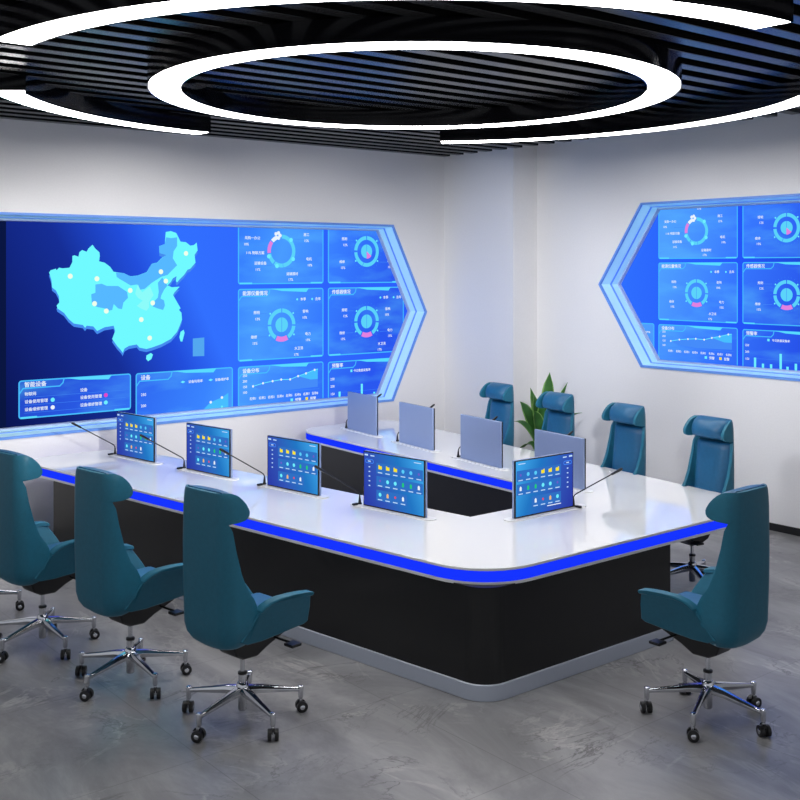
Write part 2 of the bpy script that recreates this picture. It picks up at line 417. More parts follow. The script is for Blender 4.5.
ISL=[[(5.351,1.825),(5.386,1.846),(5.398,1.814),(5.372,1.722),(5.351,1.723),(5.337,1.77)],[(4.961,1.595),(5.01,1.619),(5.034,1.6),(5.016,1.556),(4.981,1.534),(4.957,1.559)]]
INSET=[(5.495,1.748),(5.632,1.754),(5.632,1.555),(5.495,1.558)]
DOTS=[(4.147,2.419),(4.423,2.392),(4.78,2.27),(4.398,2.143),(4.522,2.066),(5.413,2.655),(5.123,2.461),(5.179,2.363),(5.03,2.137),(4.902,1.968),(4.996,1.774)]
PALE=[(4.864,2.333),(4.887,2.284),(4.912,2.248),(4.961,2.283),(5.0,2.31),(5.04,2.219),(4.99,2.147),(4.99,2.092),(4.961,2.057),(4.902,2.08),(4.854,2.11),(4.918,2.163),(4.864,2.195),(4.835,2.236)]

def charts(root, s, sx, which):
    """the six dashboard panels; x = 0 at the left edge of the first column, y = 0 at the foot of the middle row"""
    W, Hh, gx, gy = 1.142*sx, 0.80*s, 1.206*sx, 0.849*s
    mats = [E_['fill'], E_['line'], E_['rim_hi'], E_['ring'], E_['cyan'], E_['white'], E_['pink'], E_['guide'], E_['navy'], E_['yellow']]
    FILL, LINE, HI, RING, CY, WH, PK, GD, NV, YE = range(10)
    def panel(x0, y0, w, h, title=None, tabw=0.36, tab=0.085):
        bm = bmesh.new(); r = 0.03*s
        P = rrect(x0, y0, x0+w, y0+h, r)
        poly(bm, P, 0.002, FILL)
        loop_band(bm, offset_loop(P, 0.013*s), P, 0.004, LINE)
        c = 0.16*s   # bright corners
        for cx, d in ((x0+0.02*s, 1), (x0+w-0.02*s, -1)):
            rect(bm, min(cx, cx+d*c), y0+0.002*s, max(cx, cx+d*c), y0+0.02*s, 0.005, HI)
        if title:
            # tab line under the title and the bright bar beside it
            tw = w*tabw; ty = y0+h-tab*s
            tl = [(x0+0.008*s, ty-0.05*s), (x0+0.045*s, ty), (x0+tw-0.045*s, ty), (x0+tw-0.012*s, ty+0.03*s), (x0+tw, y0+h-0.006*s)]
            for a_, c_ in zip(tl, tl[1:]):
                d_ = (Vector(c_)-Vector(a_)).normalized()*0.006*s; n_ = Vector((-d_.y, d_.x))
                poly(bm, [(Vector(a_)-d_*0.5-n_)[:], (Vector(c_)+d_*0.5-n_)[:], (Vector(c_)+d_*0.5+n_)[:], (Vector(a_)-d_*0.5+n_)[:]], 0.0042, LINE)
            poly(bm, [(x0+tw+0.01*s, y0+h-0.004*s), (x0+w*0.82, y0+h-0.004*s), (x0+w*0.79, y0+h-0.045*s), (x0+tw+0.16*s, y0+h-0.03*s)], 0.005, HI)
        p = obj('dashboard_panel', bm, mats, root)
        if title:
            b2 = bmesh.new(); add_text(b2, title, x0+0.055*s, y0+h-(tab-0.014)*s, 0.054*s, 0.006, 0, bold=0.03)
            obj('caption', b2, E_['white'], p)
        return p
    def cap(p, items, size=0.040):
        b = bmesh.new()
        for it in items:
            add_text(b, it[0], it[1], it[2], (it[3] if len(it) > 3 else size)*s, 0.006, 0, it[4] if len(it) > 4 else 'CENTER', bold=0.025)
        obj('caption', b, E_['white'], p)
    def ticks(b, cx, cy, r):
        for a in range(0, 360, 12): disc(b, cx+r*math.cos(rad(a)), cy+r*math.sin(rad(a)), 0.003*s, 0.004, LINE, 4)
    # top left: open ring with a pink segment
    x, y = 0, gy
    p = panel(x, y, W, Hh+0.07*s)
    b = bmesh.new(); cx, cy = x+0.495*W, y+0.373*s
    for a0, a1, m in ((-82,88,RING),(112,138,WH),(142,188,PK),(192,232,RING),(236,276,RING)):
        arc(b, cx, cy, 0.142*s, 0.187*s, a0, a1, 0.004, m)
    for a in (90, 72, 126, 150, 108): disc(b, cx-0.05*s+0.03*s*math.cos(rad(a*4)), cy+0.175*s+0.03*s*math.sin(rad(a*4)), 0.022*s, 0.005, WH, 8)
    for a in (200, 250, 330, 45): disc(b, cx+0.18*s*math.cos(rad(a)), cy+0.18*s*math.sin(rad(a)), 0.025*s, 0.005, CY, 8)
    ticks(b, cx, cy, 0.215*s)
    for a, l in ((165, 0.16), (185, 0.12), (232, 0.10), (285, 0.1), (335, 0.16), (40, 0.16)):
        px, py = cx+0.21*s*math.cos(rad(a)), cy+0.21*s*math.sin(rad(a))
        rect(b, min(px, px+math.copysign(l*s, math.cos(rad(a)))), py, max(px, px+math.copysign(l*s, math.cos(rad(a)))), py+0.005*s, 0.004, GD)
    obj('ring_chart', b, mats, p)
    cap(p, [('采购一办公', 0.16*W, y+0.50*s), ('10%', 0.09*W, y+0.43*s), ('11% 物联方案', 0.19*W, y+0.335*s), ('运输设备', 0.25*W, y+0.22*s), ('11%', 0.22*W, y+0.15*s),
            ('运输建材', 0.62*W, y+0.10*s), ('17%', 0.60*W, y+0.035*s), ('电机', 0.82*W, y+0.27*s), ('10%', 0.83*W, y+0.20*s), ('施工', 0.79*W, y+0.55*s), ('15%', 0.79*W, y+0.48*s), ('17%', 0.53*W, y+0.66*s)])
    def ring_panel(x, y, title, wedge):
        p = panel(x, y, W, Hh+(0.07*s if wedge else 0), title)
        b = bmesh.new(); cx, cy = x+0.497*W, y+(0.380 if wedge else 0.388)*s
        segs = ((-5,88),(92,176),(184,250),(252,356)) if wedge else ((0,88),(92,178),(184,240),(302,354))
        for a0, a1 in segs: arc(b, cx, cy, 0.140*s, 0.185*s, a0, a1, 0.004, RING)
        if not wedge: arc(b, cx, cy, 0.136*s, 0.192*s, 245, 297, 0.004, PK)
        disc(b, cx, cy, 0.084*s, 0.004, RING)
        rect(b, cx-0.003*s, cy-0.084*s, cx+0.003*s, cy+0.084*s, 0.005, GD)
        if wedge: disc(b, cx, cy, 0.088*s, 0.006, PK, 6, 270, 322)
        ticks(b, cx, cy, 0.222*s)
        for a in (40, 140, 215, 325): disc(b, cx+0.2*s*math.cos(rad(a)), cy+0.2*s*math.sin(rad(a)), 0.012*s, 0.006, CY, 6)
        for sx_, sy_ in ((-1,1),(-1,-1),(1,1),(1,-1)):
            rect(b, min(cx+sx_*0.2*s, cx+sx_*0.33*s), cy+sy_*0.13*s, max(cx+sx_*0.2*s, cx+sx_*0.33*s), cy+sy_*0.13*s+0.005*s, 0.004, GD)
        if title:
            for qx in (0.68, 0.86): disc(b, x+qx*W, y+0.672*s, 0.014*s, 0.005, CY, 6)
        obj('ring_chart', b, mats, p)
        its = [('照明', cx-0.29*W, cy+0.13*s), ('12%', cx-0.28*W, cy+0.06*s), ('维修', cx-0.32*W, cy-0.14*s), ('15%', cx-0.31*W, cy-0.21*s),
               ('音响', cx+0.28*W, cy+0.13*s), ('10%', cx+0.27*W, cy+0.06*s), ('电力', cx+0.31*W, cy-0.13*s), ('15%', cx+0.31*W, cy-0.20*s)]
        if title: its += [('水卫消', cx+0.2*W, cy-0.29*s), ('17%', cx+0.17*W, cy-0.36*s), ('本季', x+0.75*W, y+0.658*s), ('去年', x+0.93*W, y+0.658*s)]
        cap(p, its)
    ring_panel(gx, gy, None, True)
    ring_panel(0, 0, '能源仪量情况', False)
    ring_panel(gx, 0, '传感器情况', False)
    # bottom left: rising line over a filled area
    y = -0.909*s
    p = panel(0, y, W, 0.852*s, '设备分布')
    b = bmesh.new(); yt = y+0.852*s
    ln = [(.167,-.226),(.28,-.20),(.39,-.185),(.49,-.175),(.595,-.18),(.69,-.15),(.785,-.125),(.89,-.092),(.93,-.085)]
    P = [(q[0]*W, yt+q[1]*s) for q in ln]
    poly(b, P+[(0.93*W, yt-0.29*s), (0.5*W, yt-0.30*s), (0.25*W, yt-0.27*s)], 0.003, GD)
    poly(b, [P[5], P[6], P[7], P[8], (0.93*W, yt-0.20*s), (0.84*W, yt-0.20*s)], 0.0035, LINE)
    for a, c in zip(P, P[1:]): poly(b, [(a[0], a[1]-0.004*s), (c[0], c[1]-0.004*s), (c[0], c[1]+0.004*s), (a[0], a[1]+0.004*s)], 0.005, CY)
    for q in P[:-1]: disc(b, q[0], q[1], 0.014*s, 0.006, WH, 6)
    rect(b, 0.14*W, yt-0.315*s, 0.95*W, yt-0.311*s, 0.004, GD)
    rect(b, 0.6*W, yt-0.435*s, 0.63*W, yt-0.40*s, 0.005, CY); rect(b, 0.78*W, yt-0.435*s, 0.81*W, yt-0.40*s, 0.005, YE)
    obj('line_chart', b, mats, p)
    cap(p, [(str(v), 0.075*W, yt-(0.115+0.062*k)*s, 0.038) for k, v in enumerate((250, 200, 150, 100))] +
           [('名称%d' % (k+1), (0.165+0.104*k)*W, yt-0.375*s, 0.036) for k in range(8)] + [('预警', 0.69*W, yt-0.435*s, 0.042), ('报警', 0.87*W, yt-0.435*s, 0.042)])
    # bottom right: bars
    p = panel(gx, y, W, 0.852*s-0.01*s, '预警率')
    b = bmesh.new(); yt -= 0.01*s
    rect(b, gx+0.12*W, yt-0.372*s, gx+0.98*W, yt-0.369*s, 0.004, GD)
    for qx, h in ((.133,.36),(.223,.43),(.314,.43),(.42,.29),(.495,.445),(.585,.40),(.675,.43),(.765,.35)):
        rect(b, gx+qx*W, yt-0.80*s, gx+(qx+0.026)*W, yt-h*s, 0.005, CY)
    rect(b, gx+0.285*W, yt-0.14*s, gx+0.31*W, yt-0.11*s, 0.005, CY)
    obj('bar_chart', b, mats, p)
    cap(p, [('250', gx+0.055*W, yt-0.22*s), ('200', gx+0.055*W, yt-0.305*s), ('150', gx+0.055*W, yt-0.395*s), ('今日数据采集率', gx+0.435*W, yt-0.14*s, 0.036)])
    # the panel left of the first column: filled curve
    x = -gx+0.0; p = panel(x, y, W, 0.852*s+0.005*s, '设备')
    yt = y+0.857*s; b = bmesh.new()
    ln = [(0.42,-0.56),(0.55,-0.52),(0.66,-0.46),(0.76,-0.365),(0.88,-0.325),(0.95,-0.28)]
    P = [(x+q[0]*W, yt+q[1]*s) for q in ln]
    poly(b, P+[(x+0.95*W, yt-0.8*s), (x+0.42*W, yt-0.8*s)], 0.004, LINE)
    for q in P[:-1]: disc(b, q[0], q[1], 0.016*s, 0.006, WH, 6); disc(b, q[0], q[1]-0.1*s, 0.014*s, 0.006, CY, 6)
    for qx in (0.47, 0.76): poly(b, [(x+(qx-0.025)*W, yt-0.125*s), (x+qx*W, yt-0.138*s), (x+(qx+0.025)*W, yt-0.125*s), (x+qx*W, yt-0.112*s)], 0.005, CY)
    obj('line_chart', b, mats, p)
    cap(p, [('250', x+0.075*W, yt-0.24*s), ('200', x+0.075*W, yt-0.355*s), ('150', x+0.075*W, yt-0.465*s), ('设备利用率', x+0.60*W, yt-0.14*s, 0.034), ('设备维护率', x+0.88*W, yt-0.14*s, 0.034)])
    if which == 'map':
        x, yb = -2.41, -0.42; w, h = 1.153, 0.371
        p = panel(x, yb, w, h, '智能设备', 0.39, 0.078); yt = yb+h
        b = bmesh.new()
        disc(b, x+0.29*w, yt-0.208, 0.021, 0.005, CY, 12); disc(b, x+0.29*w, yt-0.282, 0.021, 0.005, WH, 12)
        obj('status_lights', b, mats, p)
        b = bmesh.new(); disc(b, x+0.764*w, yt-0.203, 0.021, 0.005, 0, 12); disc(b, x+0.764*w, yt-0.277, 0.021, 0.005, 1, 12)
        for k in range(3): rect(b, x+0.05*w, yt-0.168-0.075*k, x+0.95*w, yt-0.165-0.075*k, 0.004, 2)
        obj('status_lights', b, [E_['magenta'], E_['cyan'], E_['guide']], p)
        cap(p, [('物联网', x+0.05*w, yt-0.148, 0.038, 'LEFT'), ('设备使用管理', x+0.05*w, yt-0.222, 0.038, 'LEFT'), ('设备维修管理', x+0.05*w, yt-0.297, 0.038, 'LEFT'),
                ('设备', x+0.53*w, yt-0.148, 0.038, 'LEFT'), ('设备使用管理', x+0.53*w, yt-0.222, 0.038, 'LEFT'), ('设备维修管理', x+0.53*w, yt-0.297, 0.038, 'LEFT')])

def recess_frame(root, hexa, off, group_z0):
    """lining of the hexagonal opening, from the wall face (z = RECESS) back to the display (z ~ 0)"""
    H0 = [(p[0]-off[0], p[1]-off[1]) for p in hexa]
    def ring(d, z): return [(q[0], q[1], z) for q in offset_loop(H0, d)]
    def band(name, stations, m, parent=root, closed_back=False):
        bm = bmesh.new()
        rings = [[bm.verts.new(p) for p in ring(d, z)] for d, z in stations]
        for a, b in zip(rings, rings[1:]):
            for k in range(6): bm.faces.new((a[k], a[(k+1) % 6], b[(k+1) % 6], b[k]))
        return obj(name, bm, m, parent)
    D = RECESS
    inset = 0.038
    f = lambda t: (0.002+inset*t, D*(1-t)+0.006*t)
    fr = band('recess_lining', [f(0.0), f(0.48)], M['reveal'])
    band('recess_lining', [f(0.56), f(0.86)], M['reveal'])
    def raised(name, t0, t1, m, up):   # a strip standing proud of the lining
        a, b = f(t0), f(t1)
        return band(name, [a, (a[0]+up, a[1]), (b[0]+up, b[1]), b], m)
    raised('light_strip', 0.48, 0.56, M['stripe'], 0.004)
    raised('inner_bezel', 0.86, 1.0, M['reveal_dark'], 0.012)
    band('frame_edge', [(-0.018, D+0.0005), (-0.018, D+0.010), (0.006, D+0.010), (0.006, D-0.012)], M['edge'])
    return fr

E_['fill'] = emit_ramp('dashboard_fill_left', [(0, srgb(34, 72, 200)), (0.27, srgb(44, 96, 238)), (0.5, srgb(58, 132, 255)), (0.6, srgb(74, 156, 255)), (0.78, srgb(56, 124, 255)), (1, srgb(42, 88, 240))], 'X', -2.5, 1.9, 1.0, 0.4, srgb(100, 205, 255), tilt=-0.35)
vl = thing('video_wall', 'wide hexagonal recessed video wall showing a cyan map on the left wall', 'video wall', (6.047, YL+RECESS, 1.47), rot=LROT, group='hexagonal video walls')
bg = emit_ramp('map_screen_picture', [(0, srgb(9, 18, 70)), (0.10, srgb(14, 28, 104)), (0.30, srgb(22, 46, 150)), (0.44, srgb(34, 78, 220)), (0.54, srgb(50, 112, 255)), (1, srgb(46, 96, 252))], 'X', -2.9, 2.2, 1.0, 0.0, tilt=0.5)
bm = bmesh.new(); add_box(bm, -3.75, 2.62, -0.61, 1.61, -0.04, 0.0)
obj('display', bm, bg, vl)
bm = bmesh.new(); add_box(bm, -3.75, -2.527, -0.6, 1.6, 0.0, 0.003)
obj('side_bezel', bm, E_['dark'], vl)
ox, oz = 6.047, 1.47
bm = bmesh.new()
L_ = lambda pts, dy=0: [(p[0]-ox, p[1]-oz+dy) for p in pts]
poly(bm, L_(MAP, -0.032), 0.002, 4); poly(bm, L_(MAP), 0.004, 0)
for q in MID: poly(bm, L_(q), 0.005, 1)
poly(bm, L_(PALE), 0.0055, 5)
for q in ISL: poly(bm, L_(q), 0.004, 0)
poly(bm, L_(INSET), 0.004, 2)
for q in L_(DOTS): disc(bm, q[0], q[1], 0.026, 0.007, 3, 12)
obj('map_graphic', bm, [E_['map'], E_['mid'], E_['inset'], E_['dot'], E_['under'], E_['pale']], vl)
charts(vl, 1.0, 1.0, 'map')
recess_frame(vl, hexL, (ox, oz), 0)

E_['fill'] = emit_ramp('dashboard_fill_right', [(0, srgb(80, 160, 255)), (0.5, srgb(56, 120, 255)), (1, srgb(40, 84, 235))], 'X', -0.2, 1.7, 1.0, 0.45, srgb(100, 205, 255), tilt=-0.35)
vr = thing('video_wall', 'hexagonal recessed video wall of ring charts on the right wall', 'video wall', (XR+RECESS, 7.275, 1.939), rot=RROT, group='hexagonal video walls')
bg2 = emit_ramp('chart_screen_picture', [(0, srgb(48, 112, 255)), (0.5, srgb(36, 86, 250)), (1, srgb(22, 44, 160))], 'X', -0.6, 2.6, 1.0, 0.0)
bm = bmesh.new(); add_box(bm, -0.66, 4.4, -0.53, 1.29, -0.04, 0.0)
obj('display', bm, bg2, vr)
charts(vr, 0.775, 0.86, 'charts')
recess_frame(vr, [(p[0], p[1]) for p in hexR], (YL-7.275, 1.939), 0)

# ------------------------------------------------------------------ the U-shaped control desk
desk = thing('control_desk', 'large white U-shaped control desk with a glowing blue edge and black panels', 'desk', (5.4, 6.8, 0))
D0 = Vector((5.4, 6.8))
OUT = fillet([(4.237,4.455),(7.144,4.455),(7.775,9.80),(6.455,9.80),(6.26,5.565),(5.145,5.565),(4.507,9.82),(3.443,9.82)],
             [0.42,0.42,0.30,0.36,0.0,0.0,0.30,0.30], 10)
OUT = [(p[0]-D0.x, p[1]-D0.y) for p in OUT]
bm = bmesh.new(); add_prism(bm, OUT, 0.735, 0.750)
obj('worktop', bm, M['top'], desk, bevel=0.003, seg=2)
bm = bmesh.new(); add_prism(bm, offset_loop(OUT, -0.002), 0.7345, 0.7465)
# silver band under the worktop, blue light, lower silver band
bm.clear(); P1 = offset_loop(OUT, -0.0015); P2 = offset_loop(OUT, 0.02)
def rim(z0, z1, pa, pb):
    b = bmesh.new(); A = [b.verts.new((p[0],p[1],z0)) for p in pa]; B = [b.verts.new((p[0],p[1],z1)) for p in pa]
    Cc = [b.verts.new((p[0],p[1],z1)) for p in pb]; D_ = [b.verts.new((p[0],p[1],z0)) for p in pb]; n = len(pa)
    for k in range(n):
        j = (k+1) % n
        for q in ((A,B),(B,Cc),(Cc,D_),(D_,A)): b.faces.new((q[0][k], q[0][j], q[1][j], q[1][k]))
    bmesh.ops.recalc_face_normals(b, faces=b.faces); return b
bm.free()
obj('upper_trim', rim(0.734, 0.7475, P1, P2), M['trim'], desk)
obj('blue_light_strip', rim(0.668, 0.7338, offset_loop(OUT, 0.002), P2), M['blue_led'], desk)
obj('lower_trim', rim(0.650, 0.6678, P1, offset_loop(OUT, 0.03)), M['trim'], desk)
bm = bmesh.new(); add_prism(bm, offset_loop(OUT, 0.021), 0.655, 0.7345)
obj('worktop_core', bm, M['panel'], desk)
LB = fillet([(4.237,4.455),(5.97,4.455),(5.97,5.54),(5.165,5.54),(4.62,9.2),(3.535,9.2)], [0.19,0,0,0,0,0], 10)
LB = [(p[0]-D0.x, p[1]-D0.y) for p in LB]
bm = bmesh.new(); add_prism(bm, offset_loop(LB, 0.014), 0.09, 0.6545)
obj('base_panel', bm, M['panel'], desk)
bm = bmesh.new(); add_prism(bm, LB, 0, 0.095)
obj('plinth', bm, M['plinth'], desk, bevel=0.004)
RB = fillet([(6.264,5.60),(6.60,5.60),(6.85,9.66),(6.448,9.66)], [0,0.05,0.1,0.30], 8)
RB = [(p[0]-D0.x, p[1]-D0.y) for p in RB]
bm = bmesh.new(); add_prism(bm, offset_loop(RB, 0.012), 0.09, 0.6545)
obj('base_panel', bm, M['panel_in'], desk)
bm = bmesh.new(); add_prism(bm, RB, 0, 0.095)
obj('plinth', bm, M['plinth'], desk, bevel=0.004)

# ------------------------------------------------------------------ pop-up monitors and gooseneck microphones
TOP = 0.750
scr = emit_ramp('monitor_picture', [(0, srgb(44, 62, 168)), (0.25, srgb(50, 84, 182)), (0.6, srgb(34, 118, 196)), (1, srgb(70, 180, 246))], 'X', -0.34, 0.42, 1.0, 0.0, tilt=0.45)
scr_m = emit_ramp('monitor_picture_mirrored', [(0, srgb(44, 62, 168)), (0.25, srgb(50, 84, 182)), (0.6, srgb(34, 118, 196)), (1, srgb(70, 180, 246))], 'X', 0.34, -0.42, 1.0, 0.0, tilt=-0.45)
def make_monitor(mirror):
    k = -1 if mirror else 1
    t = thing('pop_up_monitor', 'monitor', 'monitor', (0, 0, 0))
    bm = bmesh.new()
    x0, x1 = sorted((-0.43*k, 0.375*k))
    add_prism(bm, rrect(x0, -0.05, x1, 0.05, 0.048, 8), 0, 0.007)
    obj('mount_plate', bm, M['plate'], t)
    zb, zt = 0.007, 0.41
    bm = bmesh.new(); add_box(bm, -0.30, 0.30, -0.004, 0.014, zb, zt)
    obj('back_cover', bm, M['mon_back'], t, bevel=0.004)
    bm = bmesh.new(); add_box(bm, -0.299, 0.299, -0.016, -0.0042, zb+0.001, zt-0.001)
    obj('bezel', bm, M['bezel'], t, bevel=0.002)
    # the picture, built upright in its own plane: x to the viewer's right, y up, z towards the viewer
    s = obj('screen', _screen_bm(), scr_m if mirror else scr, t, loc=(0, -0.0165, 0.21), rot=(PI/2, 0, 0))
    R = lambda b, a0, y0, a1, y1, z, m: rect(b, min(a0*k, a1*k), y0, max(a0*k, a1*k), y1, z, m)
    bm = bmesh.new()
    names = ['cell','yellow','sky','violet','cyan','green','orange','red','white','label']
    ix = {n: i for i, n in enumerate(names)}
    rows = [(0.095, ['yellow','yellow','yellow','sky','sky','violet']), (0.0, ['violet','cyan','cyan','green','green','white']), (-0.10, ['cyan','orange','red','white'])]
    for yc, ic in rows:
        R(bm, -0.165, yc-0.045, -0.165+0.075*len(ic), yc+0.032, 0.0008, ix['cell'])
        for j, c in enumerate(ic):
            cx = -0.128+0.075*j; w = 0.017 if c in ('yellow','sky','cyan') else 0.011
            if c == 'yellow':      # folders
                pts = [(cx-0.016,yc-0.012),(cx+0.018,yc-0.012),(cx+0.018,yc+0.012),(cx-0.002,yc+0.012),(cx-0.006,yc+0.018),(cx-0.016,yc+0.018)]
                poly(bm, [(p[0]*k, p[1]) for p in pts], 0.0016, ix[c])
            elif c in ('white','green','orange'):
                pts = [(cx-0.010,yc-0.015),(cx+0.010,yc-0.015),(cx+0.010,yc+0.008),(cx,yc+0.018),(cx-0.010,yc+0.008)]
                poly(bm, [(p[0]*k, p[1]) for p in pts], 0.0016, ix[c])
            else:
                disc(bm, cx*k, yc, w*0.85, 0.0016, ix[c], 10)
            R(bm, cx-0.022, yc-0.040, cx+0.022, yc-0.033, 0.0016, ix['label'])
    G_, L2, W2 = len(names), ix['label'], ix['white']
    P = rrect(-0.278, 0.115, -0.192, 0.145, 0.014); P = [(p[0]*k, p[1]) for p in P]
    if k < 0: P = P[::-1]
    loop_band(bm, offset_loop(P, 0.005), P, 0.0016, G_)
    R(bm, -0.25, 0.126, -0.222, 0.134, 0.0016, L2)
    for j in range(5): R(bm, -0.243, 0.085-0.034*j, -0.227, 0.093-0.034*j, 0.0016, L2)
    R(bm, -0.285, 0.168, -0.25, 0.180, 0.0016, L2); R(bm, -0.225, 0.168, -0.185, 0.176, 0.0016, L2)
    R(bm, 0.20, 0.17, 0.27, 0.176, 0.0016, L2)
    if mirror: R(bm, -0.02, -0.158, -0.165, -0.152, 0.0016, W2)
    obj('desktop_icons', bm, [E_[n] for n in names]+[E_['guide']], s)
    return t
def _screen_bm():
    b = bmesh.new(); add_box(b, -0.291, 0.291, -0.192, 0.192, -0.004, 0.0); return b
def make_mic():
    t = thing('gooseneck_microphone', 'mic', 'microphone', (0, 0, 0))
    bm = bmesh.new(); add_lathe(bm, [(0.016,0),(0.016,0.006),(0.011,0.016),(0.007,0.05),(0.0062,0.06)], 14)
    obj('stand', bm, M['plastic'], t, smooth=True)
    bm = bmesh.new(); add_prism(bm, rrect(-0.014, -0.075, 0.014, -0.02, 0.012, 4), 0, 0.014)
    obj('talk_button', bm, M['plastic'], t, bevel=0.003)
    bm = bmesh.new(); add_tube(bm, [(0,0,0.05),(0,-0.002,0.07),(0,-0.012,0.085),(0,-0.035,0.101),(0,-0.24,0.22),(0,-0.36,0.289)], 0.0048, 8)
    obj('gooseneck', bm, M['plastic'], t, smooth=True)
    bm = bmesh.new(); add_tube(bm, [(0,-0.352,0.284),(0,-0.36,0.289),(0,-0.43,0.329),(0,-0.447,0.339),(0,-0.452,0.342)], [0.005,0.009,0.0105,0.009,0.004], 10)
    obj('capsule', bm, M['plastic'], t, smooth=True)
    return t
spots = [  # x, y, facing of the screen, mirrored, microphone offset, what it is
 (4.818, 6.010, 188.4, 0, 'lit monitor nearest the front corner on the left desk arm'),
 (4.654, 7.070, 188.4, 0, 'lit monitor second from the front corner on the left desk arm'),
 (4.485, 8.115, 188.4, 0, 'lit monitor third from the front corner on the left desk arm'),
 (4.315, 9.160, 188.4, 0, 'lit monitor farthest left, nearest the wall with the map'),
 (5.616, 5.312, 270.0, 1, 'lit monitor on the front section of the desk, its icons mirrored'),
 (6.474, 5.946, -6.8, 1, 'grey-blue monitor back partly hidden behind the lit front section monitor'),
 (6.611, 7.012, -6.8, 1, 'grey-blue monitor back second from the front on the right desk arm'),
 (6.742, 8.069, -6.8, 1, 'grey-blue monitor back third from the front on the right desk arm'),
 (6.880, 9.130, -6.8, 1, 'grey-blue monitor back at the far end of the right desk arm'),
]
mlabel = ['black gooseneck microphone beside the lit monitor nearest the front corner', 'black gooseneck microphone beside the second lit monitor from the front corner',
 'black gooseneck microphone beside the third lit monitor from the front corner', 'black gooseneck microphone farthest left, in front of the map wall frame',
 'black gooseneck microphone leaning right on the front section of the desk', 'black microphone behind the grey monitor back nearest the front, only its tip showing',
 'black microphone beside the second grey monitor back from the front', 'black microphone beside the third grey monitor back from the front', 'black microphone at the far end of the right desk arm']
pm, pmm, pmic = make_monitor(False), make_monitor(True), make_mic()
used = set()
for i, (x, y, ph, mir, lab) in enumerate(spots):
    src = pmm if mir else pm
    o = src if src.name not in used else copy_tree(src); used.add(src.name)
    o.location = (x, y, TOP); o.rotation_euler = (0, 0, rad(ph+90))
    tag(o, lab, group='pop-up monitors on the control desk')
    m = pmic if i == 0 else copy_tree(pmic)
    d = (0.318 if i == 4 else 0.352)*(1 if mir else -1)
    a = rad(ph+90)
    m.location = (x+d*math.cos(a), y+d*math.sin(a), TOP+0.007); m.rotation_euler = (0, 0, a)
    tag(m, mlabel[i], group='gooseneck microphones on the control desk')
t = thing('cable_grommet', 'small round silver cable cap on the white desk edge by the microphone tip', 'grommet', (7.20, 6.012, TOP))
bm = bmesh.new(); add_lathe(bm, [(0.022,0),(0.022,0.006),(0.016,0.010)], 20); obj('rim', bm, M['trim'], t)
bm = bmesh.new(); add_lathe(bm, [(0.012,0.0101),(0.012,0.012)], 16); obj('cap', bm, M['plastic'], t)

# ------------------------------------------------------------------ high-back office chairs (facing +x in their own space)
def interp(tab, z):
    if z <= tab[0][0]: return tab[0][1]
    for (a, va), (b, vb) in zip(tab, tab[1:]):
        if z <= b: return va+(vb-va)*(z-a)/(b-a)
    return tab[-1][1]
TW = [(.455,.10),(.463,.14),(.485,.178),(.52,.20),(.57,.21),(.8,.212),(1.0,.21),(1.14,.206),(1.25,.204),(1.29,.200),(1.312,.192)]
TY = [(.455,-.20),(.463,-.225),(.485,-.25),(.52,-.268),(.57,-.278),(.8,-.285),(1.0,-.288),(1.2,-.288),(1.312,-.283)]
TF = [(.455,-.16),(.485,-.13),(.54,-.105),(.60,-.08),(.65,-.068),(.69,-.072),(.73,-.092),(.79,-.138),(.88,-.176),(1.01,-.212),(1.11,-.230),(1.145,-.246),
      (1.150,-.248),(1.153,-.19),(1.158,-.15),(1.168,-.128),(1.182,-.119),(1.20,-.117),(1.22,-.124),(1.245,-.140),(1.27,-.162),(1.29,-.185),(1.302,-.205),(1.312,-.23)]
def shell_bm():
    bm = bmesh.new(); zs = sorted(set([a for a, _ in TW]+[a for a, _ in TF]+[a for a, _ in TY]+[.68,.85,.93,1.08,1.1]))
    R = 0.08; rows = []
    for z in zs:
        w, yr, f = interp(TW, z), interp(TY, z), interp(TF, z)
        r = min(R, w*0.8); half = []
        if f > yr+r:
            for q in range(3): half.append((f+(yr+r-f)*q/3, w))
            th0 = 0
        else: 
            th0 = math.asin(max(0, min(1, (yr+r-f)/r))); half += []
            for q in range(3):
                th = th0+(PI/2-th0)*q*0.02; half.append((yr+r-r*math.sin(th), w-r+r*math.cos(th)))
            th0 = th0+(PI/2-th0)*0.06
        for q in range(7):
            th = th0+(PI/2-th0)*q/6; half.append((yr+r-r*math.sin(th), w-r+r*math.cos(th)))
        full = half+[(yr-0.004, w*0.25), (yr-0.005, 0), (yr-0.004, -w*0.25)]+[(p[0], -p[1]) for p in half[::-1]]
        rows.append([bm.verts.new((p[0], p[1], z)) for p in full])
    for a, b in zip(rows, rows[1:]):
        for k in range(len(a)-1): bm.faces.new((a[k], a[k+1], b[k+1], b[k]))
    bmesh.ops.recalc_face_normals(bm, faces=bm.faces)
    return bm
def cushion_bm(rowsdef, n=9):
    """closed pillow from rows of (z, half width, back v, front v)"""
    bm = bmesh.new(); rows = []
    for z, w, b, f in rowsdef:
        loop = []
        for q in range(n+1):       # front edge from +w to -w, with rounded ends
            u = 1-2*q/n; e = max(0.0, 1-abs(u)**4)
            loop.append((b+(f-b)*(0.25+0.75*e), w*u))
        loop += [(b, -w*0.96), (b, w*0.96)]
        rows.append([bm.verts.new((p[0], p[1], z)) for p in loop])
    m = n+3
    for a, b in zip(rows, rows[1:]):
        for k in range(m): bm.faces.new((a[k], a[(k+1) % m], b[(k+1) % m], b[k]))
    bm.faces.new(rows[0]); bm.faces.new(rows[-1][::-1])
    bmesh.ops.recalc_face_normals(bm, faces=bm.faces)
    return bm
